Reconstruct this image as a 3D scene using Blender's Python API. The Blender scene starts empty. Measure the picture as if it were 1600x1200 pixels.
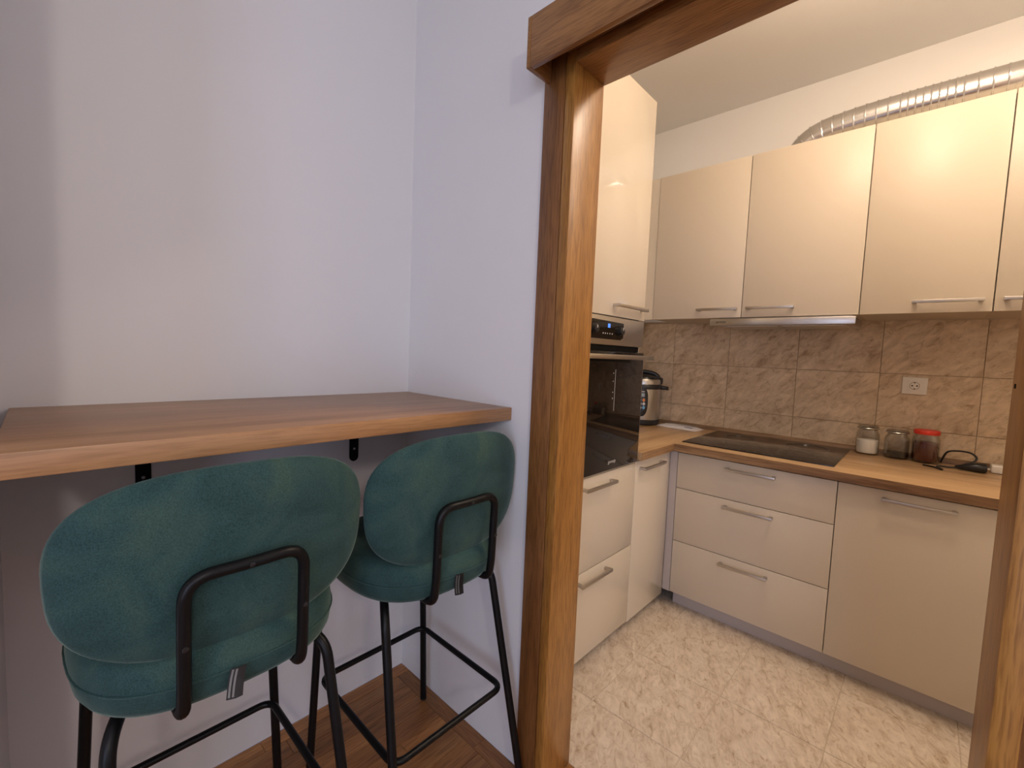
import bpy, bmesh, math, random
from mathutils import Vector, Matrix
random.seed(7)
PI = math.pi
sc = bpy.context.scene
COL = sc.collection

# ---------------------------------------------------------------- camera
YAW, PITCH, ROLL = 0.75135, 0.06834, 0.04007
cam = bpy.data.objects.new('camera', bpy.data.cameras.new('camera'))
COL.objects.link(cam)
fw = Vector((math.cos(YAW) * math.cos(PITCH), math.sin(YAW) * math.cos(PITCH), -math.sin(PITCH)))
rt = fw.cross(Vector((0, 0, 1))).normalized()
up = rt.cross(fw)
rt2 = math.cos(ROLL) * rt + math.sin(ROLL) * up
up2 = -math.sin(ROLL) * rt + math.cos(ROLL) * up
M = Matrix((rt2, up2, -fw)).transposed().to_4x4()
M.translation = Vector((-0.99613, -1.49247, 1.29296))
cam.matrix_world = M
cam.data.sensor_width = 36
cam.data.lens = 691.74 / 1600 * 36
cam.data.clip_start = 0.02
sc.camera = cam

# ---------------------------------------------------------------- world, lights, exposure
w = bpy.data.worlds.new('world'); sc.world = w; w.use_nodes = True
w.node_tree.nodes['Background'].inputs[0].default_value = (0.55, 0.66, 1.0, 1)
w.node_tree.nodes['Background'].inputs[1].default_value = 0.3
vs = sc.view_settings
vs.view_transform = 'Standard'; vs.look = 'None'; vs.gamma = 1; vs.use_curve_mapping = False
vs.exposure = 0.0

def light(name, kind, loc, energy, color, **kw):
    d = bpy.data.lights.new(name, kind); d.energy = energy; d.color = color
    for k, v in kw.items():
        if k != 'rot': setattr(d, k, v)
    o = bpy.data.objects.new(name, d); COL.objects.link(o); o.location = loc
    if 'rot' in kw: o.rotation_euler = kw['rot']
    return o
# kitchen ceiling lamp and an added second one (warm), lowered dining lamp (neutral), daylight through the balcony window on the left
light('kitchen_lamp_and_fill_light', 'AREA', (1.225, -2.25, 2.765), 15, (1.0, 0.79, 0.60), shape='DISK', size=0.30)
light('kitchen_lamp_and_fill_light', 'POINT', (0.72, -1.42, 2.64), 22, (1.0, 0.79, 0.60), shadow_soft_size=0.09)  # added second lamp, evens the light on wall cabinets and ceiling
light('dining_lamp_light', 'POINT', (-1.58, -2.95, 2.08), 32, (1.0, 0.89, 0.78), shadow_soft_size=0.09)  # moved back and lowered to lift the dim wall under the shelf
light('window_daylight', 'AREA', (-3.16, -2.7, 1.25), 39, (0.62, 0.72, 1.0), shape='RECTANGLE', size=2.0, size_y=1.2, rot=(0, -PI / 2, 0))

# ---------------------------------------------------------------- materials
MATS = {}
def new_mat(name):
    m = bpy.data.materials.new(name); m.use_nodes = True
    nt = m.node_tree; b = nt.nodes['Principled BSDF']
    MATS[name] = m
    return m, nt, b
def N(nt, t, **kw):
    n = nt.nodes.new(t)
    for k, v in kw.items(): setattr(n, k, v)
    return n
def plain(name, col, rough=.5, metal=0, coat=0, spec=.5, noise=0, nscale=30, emit=None, bump=0, bscale=200):
    m, nt, b = new_mat(name)
    b.inputs['Base Color'].default_value = (*col, 1)
    b.inputs['Roughness'].default_value = rough
    b.inputs['Metallic'].default_value = metal
    b.inputs['Coat Weight'].default_value = coat
    b.inputs['Coat Roughness'].default_value = .05
    b.inputs['Specular IOR Level'].default_value = spec
    tc = N(nt, 'ShaderNodeTexCoord')
    if noise:
        nz = N(nt, 'ShaderNodeTexNoise'); nz.inputs['Scale'].default_value = nscale; nz.inputs['Detail'].default_value = 4
        nt.links.new(tc.outputs['Object'], nz.inputs['Vector'])
        hv = N(nt, 'ShaderNodeHueSaturation'); hv.inputs['Color'].default_value = (*col, 1)
        mr = N(nt, 'ShaderNodeMapRange'); mr.inputs['To Min'].default_value = 1 - noise; mr.inputs['To Max'].default_value = 1 + noise
        nt.links.new(nz.outputs['Fac'], mr.inputs['Value']); nt.links.new(mr.outputs[0], hv.inputs['Value'])
        nt.links.new(hv.outputs[0], b.inputs['Base Color'])
    if bump:
        nz = N(nt, 'ShaderNodeTexNoise'); nz.inputs['Scale'].default_value = bscale; nz.inputs['Detail'].default_value = 3
        nt.links.new(tc.outputs['Object'], nz.inputs['Vector'])
        bp = N(nt, 'ShaderNodeBump'); bp.inputs['Strength'].default_value = bump; bp.inputs['Distance'].default_value = .001
        nt.links.new(nz.outputs['Fac'], bp.inputs['Height']); nt.links.new(bp.outputs[0], b.inputs['Normal'])
    if emit:
        b.inputs['Emission Color'].default_value = (*emit[:3], 1); b.inputs['Emission Strength'].default_value = emit[3]
    return m
def ramp(nt, stops):
    r = N(nt, 'ShaderNodeValToRGB')
    e = r.color_ramp.elements
    while len(e) < len(stops): e.new(.5)
    for el, (p, c) in zip(e, stops): el.position = p; el.color = (*c, 1)
    return r
def wood(name, dark, mid, lite, axis, rough=.42, s=9.0, fine=60, coat=0, bump=.15, vary=0, gc=.65):
    """oak grain running along axis (0,1,2)"""
    m, nt, b = new_mat(name)
    tc = N(nt, 'ShaderNodeTexCoord'); oi = N(nt, 'ShaderNodeObjectInfo')
    off = N(nt, 'ShaderNodeVectorMath', operation='SCALE'); off.inputs[0].default_value = (17, 31, 11)
    nt.links.new(oi.outputs['Random'], off.inputs['Scale'])
    add = N(nt, 'ShaderNodeVectorMath', operation='ADD')
    nt.links.new(tc.outputs['Object'], add.inputs[0]); nt.links.new(off.outputs[0], add.inputs[1])
    def nz(scale, along, detail, dist):
        mp = N(nt, 'ShaderNodeMapping'); sv = [scale] * 3; sv[axis] = scale * along
        mp.inputs['Scale'].default_value = sv
        nt.links.new(add.outputs[0], mp.inputs['Vector'])
        n = N(nt, 'ShaderNodeTexNoise'); n.inputs['Scale'].default_value = 1; n.inputs['Detail'].default_value = detail
        n.inputs['Distortion'].default_value = dist
        nt.links.new(mp.outputs[0], n.inputs['Vector']); return n
    a = nz(s, .06, 5, .6); f = nz(fine * 3.2, .07, 3, .1)
    r = ramp(nt, [(.28, dark), (.5, mid), (.72, lite)])
    nt.links.new(a.outputs['Fac'], r.inputs['Fac'])
    fr = ramp(nt, [(.36, (.48, .42, .37)), (.56, (1, 1, 1))])
    nt.links.new(f.outputs['Fac'], fr.inputs['Fac'])
    mx = N(nt, 'ShaderNodeMix', data_type='RGBA', blend_type='MULTIPLY'); mx.inputs[0].default_value = gc
    nt.links.new(r.outputs[0], mx.inputs[6]); nt.links.new(fr.outputs[0], mx.inputs[7])
    last = mx.outputs[2]
    if vary:
        hv = N(nt, 'ShaderNodeHueSaturation'); mr = N(nt, 'ShaderNodeMapRange')
        mr.inputs['To Min'].default_value = 1 - vary; mr.inputs['To Max'].default_value = 1 + vary
        nt.links.new(oi.outputs['Random'], mr.inputs['Value']); nt.links.new(mr.outputs[0], hv.inputs['Value'])
        nt.links.new(last, hv.inputs['Color']); last = hv.outputs[0]
    nt.links.new(last, b.inputs['Base Color'])
    b.inputs['Roughness'].default_value = rough; b.inputs['Coat Weight'].default_value = coat; b.inputs['Coat Roughness'].default_value = .25
    bp = N(nt, 'ShaderNodeBump'); bp.inputs['Strength'].default_value = bump; bp.inputs['Distance'].default_value = .001
    nt.links.new(f.outputs['Fac'], bp.inputs['Height']); nt.links.new(bp.outputs[0], b.inputs['Normal'])
    return m
def stone(name, stops, scale, rough, dist=1.6, vein=None, stretch=(1, 1, 1), bump=.2, coat=0, vd=.9, rot=(.3, .2, .5)):
    m, nt, b = new_mat(name)
    tc = N(nt, 'ShaderNodeTexCoord'); oi = N(nt, 'ShaderNodeObjectInfo')
    off = N(nt, 'ShaderNodeVectorMath', operation='SCALE'); off.inputs[0].default_value = (7, 13, 5)
    nt.links.new(oi.outputs['Random'], off.inputs['Scale'])
    add = N(nt, 'ShaderNodeVectorMath', operation='ADD')
    nt.links.new(tc.outputs['Object'], add.inputs[0]); nt.links.new(off.outputs[0], add.inputs[1])
    mr_ = N(nt, 'ShaderNodeMapping'); mr_.inputs['Rotation'].default_value = rot
    mp = N(nt, 'ShaderNodeMapping'); mp.inputs['Scale'].default_value = stretch
    nt.links.new(add.outputs[0], mr_.inputs['Vector']); nt.links.new(mr_.outputs[0], mp.inputs['Vector'])
    n1 = N(nt, 'ShaderNodeTexNoise'); n1.inputs['Scale'].default_value = scale; n1.inputs['Detail'].default_value = 8
    n1.inputs['Roughness'].default_value = .62; n1.inputs['Distortion'].default_value = dist
    nt.links.new(mp.outputs[0], n1.inputs['Vector'])
    r = ramp(nt, stops); nt.links.new(n1.outputs['Fac'], r.inputs['Fac'])
    n2 = N(nt, 'ShaderNodeTexNoise'); n2.inputs['Scale'].default_value = scale * 2.2; n2.inputs['Detail'].default_value = 10
    n2.inputs['Distortion'].default_value = vd; n2.inputs['Roughness'].default_value = .7
    nt.links.new(mp.outputs[0], n2.inputs['Vector'])
    r2 = ramp(nt, vein or [(.36, (.72, .62, .52)), (.47, (1, 1, 1)), (.60, (1, 1, 1)), (.7, (1.12, 1.1, 1.06))])
    nt.links.new(n2.outputs['Fac'], r2.inputs['Fac'])
    mx = N(nt, 'ShaderNodeMix', data_type='RGBA', blend_type='MULTIPLY'); mx.inputs[0].default_value = 1
    nt.links.new(r.outputs[0], mx.inputs[6]); nt.links.new(r2.outputs[0], mx.inputs[7])
    nt.links.new(mx.outputs[2], b.inputs['Base Color'])
    b.inputs['Roughness'].default_value = rough; b.inputs['Coat Weight'].default_value = coat
    bp = N(nt, 'ShaderNodeBump'); bp.inputs['Strength'].default_value = bump; bp.inputs['Distance'].default_value = .002
    nt.links.new(n2.outputs['Fac'], bp.inputs['Height']); nt.links.new(bp.outputs[0], b.inputs['Normal'])
    return m
def glass(name, col=(1, 1, 1), rough=0.0, ior=1.45):
    m, nt, b = new_mat(name)
    b.inputs['Base Color'].default_value = (*col, 1); b.inputs['Roughness'].default_value = rough
    b.inputs['Transmission Weight'].default_value = 1; b.inputs['IOR'].default_value = ior
    return m

def thin_glass(name, tint, gloss=.12):
    m = bpy.data.materials.new(name); m.use_nodes = True; nt = m.node_tree; nt.nodes.clear(); MATS[name] = m
    out = N(nt, 'ShaderNodeOutputMaterial'); mx = N(nt, 'ShaderNodeMixShader'); tr = N(nt, 'ShaderNodeBsdfTransparent'); gl = N(nt, 'ShaderNodeBsdfGlossy')
    tr.inputs[0].default_value = (*tint, 1); gl.inputs['Roughness'].default_value = .04
    lw = N(nt, 'ShaderNodeLayerWeight'); lw.inputs['Blend'].default_value = .35
    mr = N(nt, 'ShaderNodeMapRange'); mr.inputs['To Min'].default_value = .022; mr.inputs['To Max'].default_value = gloss + .33
    nt.links.new(lw.outputs['Facing'], mr.inputs['Value']); nt.links.new(mr.outputs[0], mx.inputs[0])
    nt.links.new(tr.outputs[0], mx.inputs[1]); nt.links.new(gl.outputs[0], mx.inputs[2]); nt.links.new(mx.outputs[0], out.inputs[0])
    return m

m_wall = plain('wall_paint', (.82, .81, .82), .55, noise=.015, nscale=3, bump=.06, bscale=90)
m_wallr = plain('satin_wall_paint', (.82, .81, .82), .36, noise=.02, nscale=4, bump=.03, bscale=40)
m_kwall = plain('kitchen_wall_paint', (.84, .82, .79), .6, noise=.015, nscale=3)
m_ceil = plain('ceiling_paint', (.84, .82, .79), .7)
m_parq = {a: wood('parquet_' + 'xyz'[a], (.22, .084, .022), (.37, .150, .042), (.50, .225, .068), a, rough=.36, s=14, vary=.22, coat=.1) for a in (0, 1)}
m_par0 = wood('parquet_floor', (.17, .066, .019), (.34, .138, .040), (.46, .205, .062), 0, rough=.38, s=8)
m_frame = wood('oak_frame_upright', (.27, .110, .020), (.38, .170, .034), (.46, .225, .052), 2, rough=.40, s=16, fine=75, coat=.10, bump=.3)
m_case_shaded = wood('oak_casing_shaded', (.15, .058, .016), (.235, .098, .028), (.31, .14, .042), 2, rough=.42, s=18, fine=70, coat=.1, bump=.3)  # same oak, darker and redder: shade of the casing front put into the colour
m_framey = wood('oak_frame_level', (.24, .10, .026), (.31, .14, .04), (.38, .18, .055), 1, rough=.4, s=14, fine=75, coat=.15, bump=.2)
m_framex = wood('oak_frame_short', (.24, .10, .026), (.31, .14, .04), (.38, .18, .055), 0, rough=.4, s=14, fine=75, coat=.15, bump=.2)
m_bar = wood('bar_oak', (.25, .118, .045), (.37, .185, .076), (.46, .25, .115), 0, rough=.34, s=12, fine=60, bump=.08, gc=.35)
m_top = {a: wood('worktop_oak_' + 'xyz'[a], (.26, .15, .068), (.45, .285, .145), (.56, .375, .205), a, rough=.34, s=13, fine=50, bump=.05, gc=.3) for a in (0, 1)}
m_edge = {a: wood('worktop_edge_' + 'xyz'[a], (.17, .085, .037), (.33, .19, .09), (.44, .275, .14), a, rough=.42, s=11, fine=40, bump=.1) for a in (0, 1)}
m_trim = wood('trim_oak', (.16, .09, .045), (.24, .145, .075), (.32, .20, .11), 1, rough=.45, s=12, fine=40)
m_cream = plain('gloss_cream', (.70, .62, .50), .10, coat=.5, noise=.01, nscale=2)
m_cream2 = plain('satin_cream', (.65, .56, .435), .42, coat=.0, noise=.01, nscale=2)
m_carc = plain('cabinet_carcass', (.55, .50, .43), .5)
m_plinth = plain('plinth_grey', (.52, .46, .43), .4)
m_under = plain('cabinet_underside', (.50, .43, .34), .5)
m_steel = plain('brushed_steel', (.56, .53, .48), .33, metal=1, noise=.05, nscale=60)
m_hand = plain('handle_steel', (.55, .51, .46), .35, metal=1)
m_hood = plain('hood_steel', (.62, .60, .57), .3, metal=1, noise=.12, nscale=9)
m_alu = plain('duct_aluminium', (.70, .69, .68), .20, metal=1)
m_black = plain('black_metal', (.005, .005, .0055), .36, spec=.22, bump=.05, bscale=400)
m_bplas = plain('black_plastic', (.015, .014, .014), .35)
m_bglass = plain('black_glass', (.008, .006, .005), .05, spec=.4)
m_hob = plain('hob_glass', (.012, .010, .009), .12, coat=.3)
m_hobline = plain('hob_print', (.05, .045, .04), .3)
m_white = plain('white_plastic', (.75, .70, .62), .4)
m_dark = plain('dark_hole', (.006, .005, .004), .9, spec=.1)
m_grout = plain('tile_grout', (.42, .31, .20), .9)
m_fgrout = plain('floor_grout', (.60, .50, .38), .85)
m_tile = stone('wall_tile_stone', [(.26, (.40, .28, .17)), (.44, (.57, .43, .28)), (.60, (.66, .52, .355)), (.78, (.74, .60, .43))], 9.5, .34, dist=.9, bump=.3, stretch=(1, 1.5, .85), rot=(-.85, 0, 0),
               vein=[(.32, (.62, .53, .43)), (.45, (.92, .90, .88)), (.52, (1, 1, 1)), (.66, (1.12, 1.1, 1.06))])
m_ftile = stone('floor_tile_stone', [(.25, (.52, .41, .30)), (.42, (.64, .545, .435)), (.58, (.70, .61, .50)), (.8, (.77, .70, .60))], 12, .38, dist=.6, stretch=(.85, 1.7, 1), vd=1.1, rot=(0, 0, -.5),
                vein=[(.31, (.52, .41, .29)), (.41, (.84, .78, .71)), (.52, (1, 1, 1)), (.66, (1.1, 1.08, 1.05))], bump=.35)
m_glass = thin_glass('jar_glass', (.975, .975, .965))
m_salt = plain('white_sugar', (.93, .90, .85), .9, noise=.05, nscale=200)
m_spice = plain('dark_spice', (.035, .025, .015), .9, noise=.5, nscale=120, bump=.6, bscale=150)
m_honey = plain('dark_honey', (.085, .012, .004), .25, noise=.25, nscale=50)
m_red = plain('red_lid', (.62, .035, .016), .4)
m_lid = thin_glass('glass_lid', (.66, .62, .57), .5)
m_plasfilm = plain('packet_film', (.74, .72, .74), .3, noise=.15, nscale=25)
m_pack2 = plain('packet_grey', (.24, .23, .24), .4)
m_blueink = plain('blue_print', (.03, .05, .22), .4)
m_disp = plain('blue_display', (.01, .02, .1), .2, emit=(.10, .30, 1.0, 1.1))
m_mark = plain('panel_print', (.6, .58, .55), .4)
m_orange = plain('orange_button', (.75, .26, .05), .4)
m_blueb = plain('blue_button', (.18, .45, .72), .4)
m_paleb = plain('pale_button', (.62, .66, .68), .4)
m_lcd = plain('grey_lcd', (.30, .34, .32), .2)
m_tag = plain('fabric_tag', (.035, .03, .03), .7)
m_tagw = plain('tag_print', (.25, .24, .23), .7)
m_logo = plain('logo_dark', (.05, .045, .04), .5)
m_logol = plain('logo_light', (.5, .47, .43), .4)
m_lampg = plain('lamp_diffuser', (.9, .88, .82), .4)
m_winf = plain('window_white', (.8, .8, .8), .4)

def velvet():
    m, nt, b = new_mat('teal_velvet')
    tc = N(nt, 'ShaderNodeTexCoord')
    n1 = N(nt, 'ShaderNodeTexNoise'); n1.inputs['Scale'].default_value = 9; n1.inputs['Detail'].default_value = 4; n1.inputs['Distortion'].default_value = .8
    n2 = N(nt, 'ShaderNodeTexNoise'); n2.inputs['Scale'].default_value = 420; n2.inputs['Detail'].default_value = 2
    nt.links.new(tc.outputs['Object'], n1.inputs['Vector']); nt.links.new(tc.outputs['Object'], n2.inputs['Vector'])
    r = ramp(nt, [(.3, (.022, .052, .050)), (.5, (.032, .072, .071)), (.72, (.050, .094, .075))])
    nt.links.new(n1.outputs['Fac'], r.inputs['Fac'])
    g = ramp(nt, [(.3, (.75, .75, .75)), (.7, (1.2, 1.2, 1.2))]); nt.links.new(n2.outputs['Fac'], g.inputs['Fac'])
    mx = N(nt, 'ShaderNodeMix', data_type='RGBA', blend_type='MULTIPLY'); mx.inputs[0].default_value = 1
    nt.links.new(r.outputs[0], mx.inputs[6]); nt.links.new(g.outputs[0], mx.inputs[7]); nt.links.new(mx.outputs[2], b.inputs['Base Color'])
    b.inputs['Roughness'].default_value = .85; b.inputs['Specular IOR Level'].default_value = .15
    b.inputs['Sheen Weight'].default_value = .4; b.inputs['Sheen Roughness'].default_value = .38
    b.inputs['Sheen Tint'].default_value = (.50, .64, .58, 1)
    bp = N(nt, 'ShaderNodeBump'); bp.inputs['Strength'].default_value = .25; bp.inputs['Distance'].default_value = .001
    nt.links.new(n2.outputs['Fac'], bp.inputs['Height']); nt.links.new(bp.outputs[0], b.inputs['Normal'])
    return m
m_velvet = velvet()

# ---------------------------------------------------------------- mesh builder
class MB:
    def __init__(s): s.bm = bmesh.new()
    def box(s, x0, x1, y0, y1, z0, z1, bev=0, seg=2):
        t = bmesh.new(); bmesh.ops.create_cube(t, size=1)
        for v in t.verts: v.co = ((x0 + x1) / 2 + v.co.x * (x1 - x0), (y0 + y1) / 2 + v.co.y * (y1 - y0), (z0 + z1) / 2 + v.co.z * (z1 - z0))
        if bev: bmesh.ops.bevel(t, geom=t.edges[:], offset=bev, segments=seg, affect='EDGES', profile=.5)
        return s.add(t)
    def add(s, t, mtx=None):
        if mtx is not None: bmesh.ops.transform(t, matrix=mtx, verts=t.verts[:])
        me = bpy.data.meshes.new('tmp'); t.to_mesh(me); t.free(); s.bm.from_mesh(me); bpy.data.meshes.remove(me)
        return s
    def grid(s, rows, close_u=False, close_v=False):
        """rows of points -> quads"""
        vv = [[s.bm.verts.new(p) for p in row] for row in rows]
        n, k = len(vv), len(vv[0])
        for i in range(n if close_v else n - 1):
            for j in range(k if close_u else k - 1):
                a, b, c, d = vv[i][j], vv[i][(j + 1) % k], vv[(i + 1) % n][(j + 1) % k], vv[(i + 1) % n][j]
                try: s.bm.faces.new((a, b, c, d))
                except ValueError: pass
        return vv
    def cap(s, ring, flip=False):
        try: s.bm.faces.new(ring[::-1] if flip else ring)
        except ValueError: pass
    def tube(s, pts, r, n=12, closed=False, caps=True):
        P = [Vector(p) for p in pts]; k = len(P)
        rr = r if isinstance(r, (list, tuple)) else [r] * k
        T = []
        for i in range(k):
            a = P[(i - 1) % k] if (closed or i) else P[0]; b = P[(i + 1) % k] if (closed or i < k - 1) else P[-1]
            T.append((b - a).normalized())
        nrm = T[0].orthogonal().normalized(); rows = []
        for i in range(k):
            if i: nrm = (nrm - T[i] * nrm.dot(T[i])).normalized()
            bi = T[i].cross(nrm)
            rows.append([P[i] + (nrm * math.cos(2 * PI * j / n) + bi * math.sin(2 * PI * j / n)) * rr[i] for j in range(n)])
        vv = s.grid(rows, close_u=True, close_v=closed)
        if caps and not closed: s.cap(vv[0], True); s.cap(vv[-1])
        return s
    def lathe(s, prof, c, n=32):
        rows = [[(c[0] + r * math.cos(2 * PI * j / n), c[1] + r * math.sin(2 * PI * j / n), c[2] + z) for j in range(n)] for r, z in prof]
        vv = s.grid(rows, close_u=True)
        s.cap(vv[0], True); s.cap(vv[-1])
        return s
    def prism(s, pts, h):
        """polygon points (3d, planar) extruded by vector h"""
        h = Vector(h); a = [s.bm.verts.new(p) for p in pts]; b = [s.bm.verts.new(Vector(p) + h) for p in pts]
        s.cap(a, True); s.cap(b)
        for i in range(len(a)):
            j = (i + 1) % len(a); s.bm.faces.new((a[i], a[j], b[j], b[i]))
        return s
    def build(s, name, mat, parent=None, smooth=38, origin=None):
        bmesh.ops.recalc_face_normals(s.bm, faces=s.bm.faces[:])
        me = bpy.data.meshes.new(name)
        off = WORLD.get(parent.name, Vector()) if parent else Vector(origin or (0, 0, 0))
        if off.length: bmesh.ops.translate(s.bm, verts=s.bm.verts[:], vec=-off)
        s.bm.to_mesh(me); s.bm.free()
        me.materials.append(mat)
        for p in me.polygons: p.use_smooth = True
        me.set_sharp_from_angle(angle=math.radians(smooth))
        o = bpy.data.objects.new(name, me); COL.objects.link(o)
        if parent: o.parent = parent; WORLD[o.name] = off
        else: o.location = off; WORLD[o.name] = off
        return o
WORLD = {}
def B(*a, **k): return MB().box(*a, **k)
def T(pts, r, **k): return MB().tube(pts, r, **k)
def fillet(pts, rad, n=7, closed=False):
    """round the corners of a polyline"""
    P = [Vector(p) for p in pts]; out = []; k = len(P)
    for i in range(k):
        if not closed and i in (0, k - 1): out.append(P[i]); continue
        a, b, c = P[i - 1], P[i], P[(i + 1) % k]
        u, v = (a - b), (c - b); r = min(rad, u.length * .49, v.length * .49)
        p0, p1 = b + u.normalized() * r, b + v.normalized() * r
        for j in range(n + 1):
            t = j / n; out.append((1 - t) ** 2 * p0 + 2 * t * (1 - t) * b + t * t * p1)
    return out
def tag(o, label=None, cat=None, group=None, kind=None):
    if label: o['label'] = label
    if cat: o['category'] = cat
    if group: o['group'] = group
    if kind: o['kind'] = kind
    return o
def thing(name, loc, label, cat, group=None, kind=None):
    o = bpy.data.objects.new(name, None); COL.objects.link(o); o.location = loc; o.empty_display_size = .05
    WORLD[o.name] = Vector(loc)
    return tag(o, label, cat, group, kind)
def text(name, body, size, mtx, mat, parent, ext=.0004):
    c = bpy.data.curves.new(name, 'FONT'); c.body = body; c.size = size; c.extrude = ext; c.align_x = 'CENTER'; c.align_y = 'CENTER'
    c.materials.append(mat)
    tmp = bpy.data.objects.new('tmp_text', c); COL.objects.link(tmp)
    bpy.context.view_layer.update()
    me = bpy.data.meshes.new_from_object(tmp.evaluated_get(bpy.context.evaluated_depsgraph_get()))
    me.name = name; bpy.data.objects.remove(tmp); bpy.data.curves.remove(c)
    o = bpy.data.objects.new(name, me); COL.objects.link(o)
    o.parent = parent; o.matrix_local = Matrix.Translation(-WORLD.get(parent.name, Vector())) @ mtx
    return o
def piece(name, mesh, parent, loc):
    o = bpy.data.objects.new(name, mesh); COL.objects.link(o); o.parent = parent; o.location = loc
    return o
def box_mesh(name, dx, dy, dz, mat, bev):
    t = bmesh.new(); bmesh.ops.create_cube(t, size=1)
    for v in t.verts: v.co = (v.co.x * dx, v.co.y * dy, v.co.z * dz)
    if bev: bmesh.ops.bevel(t, geom=t.edges[:], offset=bev, segments=1, affect='EDGES')
    me = bpy.data.meshes.new(name); t.to_mesh(me); t.free(); me.materials.append(mat); return me

# ---------------------------------------------------------------- dimensions (metres)
KX, UX, BX = 1.889, 1.497, 1.246          # kitchen far wall, wall-cabinet fronts, base fronts
CY, TX = -.550, .866                      # left run fronts, right edge of the tall unit
ZC, ZCB, ZDT, ZDB = .867, .830, .822, .080
ZUB, ZUT = 1.528, 2.344
CEIL = 2.807
YL, YR = -.757, -1.599                    # door opening
HEAD = 2.067
KYL, KYR, RUN = .035, -3.1, -2.6                    # kitchen side walls
DX = .116                                 # thickness of the door wall

# ---------------------------------------------------------------- structure: dining room
S = lambda o, l, c: tag(o, l, c, kind='structure')
fl = S(B(-3.2, .06, -3.9, 0, -.06, -.012).build('floor', m_par0), 'brown oak parquet floor of the dining corner under the stools', 'floor')
# parquet: border strips, then boards along x
bw = .052
random.seed(3)
def plank(x0, x1, y0, y1, axis):
    g = .0006
    me = box_mesh('plank', x1 - x0 - 2 * g, y1 - y0 - 2 * g, .0118, m_parq[axis], .0008)
    piece('plank', me, fl, ((x0 + x1) / 2, (y0 + y1) / 2, -.0059 - random.random() * .0004))
for k in range(4): plank(-1.065 + k * .26625, -1.065 + (k + 1) * .26625, -bw, 0, 0)
for k in range(6): plank(-bw, 0, -bw - (k + 1) * .45, -bw - k * .45, 1)
y = -bw; r = 0
while y > -2.3:
    x = -bw - random.uniform(.12, .42)
    x1 = -bw
    xe = -1.065 if y > -.55 else -2.2
    while x1 > xe + .01:
        x = max(x, xe)
        if x - xe < .06: x = xe
        plank(x, x1, y - .068, y, 0); x1 = x; x = x1 - random.uniform(.38, .46)
    y -= .068; r += 1
S(B(-1.20, .0, 0, .09, 0, CEIL).build('wall_back', m_wall), 'pale lavender-white wall behind the oak bar shelf', 'wall')
mb = MB(); mb.box(0, DX, YL - .0 + .03, .12, 0, CEIL); mb.box(0, DX, -3.9, YR - .03, 0, CEIL); mb.box(0, DX, YR - .03, YL + .03, HEAD + .03, CEIL)
S(mb.build('wall_right', m_wallr), 'white satin wall with the oak framed doorway to the kitchen', 'wall')
mb = MB(); mb.box(-1.20, -1.065, -.50, 0, 0, CEIL); mb.box(-3.2, -1.20, -.50, -.36, 0, CEIL)
S(mb.build('wall_left', m_wall), 'white return wall at the left end of the bar shelf', 'wall')
mb = MB(); mb.box(-3.32, -3.2, -3.9, -3.4, 0, CEIL); mb.box(-3.32, -3.2, -2.0, -.36, 0, CEIL); mb.box(-3.32, -3.2, -3.4, -2.0, 2.3, CEIL); mb.box(-3.32, -3.2, -3.4, -2.0, 0, .10)
S(mb.build('wall_side', m_wall), 'white outer wall with the balcony window, left of the frame', 'wall')
S(B(-3.32, DX, -4.02, -3.9, 0, CEIL).build('wall_front', m_wall), 'plain white wall behind the camera', 'wall')
S(B(-3.32, .0, -4.02, .09, CEIL, CEIL + .08).build('ceiling', m_ceil), 'white ceiling above the dining corner', 'ceiling')
w1 = thing('window_1', (-3.26, -2.7, .10), 'tall white framed balcony window in the outer wall', 'window', kind='structure')
mb = MB()
mb.box(-3.29, -3.23, -3.4, -3.33, .10, 2.3); mb.box(-3.29, -3.23, -2.07, -2.0, .10, 2.3); mb.box(-3.29, -3.23, -2.74, -2.66, .17, 2.23)
mb.box(-3.29, -3.23, -3.33, -2.07, .10, .17); mb.box(-3.29, -3.23, -3.33, -2.07, 2.23, 2.3)
mb.build('window_frame', m_winf, w1)
mg = glass('window_glass')
for y0, y1 in ((-3.33, -2.74), (-2.66, -2.07)): B(-3.265, -3.255, y0, y1, .17, 2.23).build('window_pane', mg, w1)

# door frame of the kitchen doorway
d1 = thing('door_1', (.05, -1.18, 0), 'oak door frame of the sliding kitchen doorway with a box pelmet', 'door frame', kind='structure')
def upright(y0, y1, s):
    # lining with rounded casing edges on both faces; y0 = opening side, y1 = outer casing edge
    B(-.012 if s > 0 else -.05, .128, min(y0, y0 + s * .031), max(y0, y0 + s * .031), 0, HEAD + .031, bev=.003).build('door_lining', m_frame, d1)
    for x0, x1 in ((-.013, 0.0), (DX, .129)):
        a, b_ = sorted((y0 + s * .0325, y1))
        B(x0, x1, a, b_, 0, HEAD + .105, bev=.0035).build('door_casing', m_case_shaded, d1)
upright(YL, YL + .105, 1)
upright(YR, YR - .105, -1)
B(-.0115, .1275, YR + .0004, YL - .0004, HEAD, HEAD + .031, bev=.001).build('head_lining', m_framey, d1)
for x0, x1 in ((-.013, 0.0), (DX, .129)): B(x0, x1, YR - .03, YL + .03, HEAD + .0325, HEAD + .105, bev=.003).build('head_casing', m_framey, d1)
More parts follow.
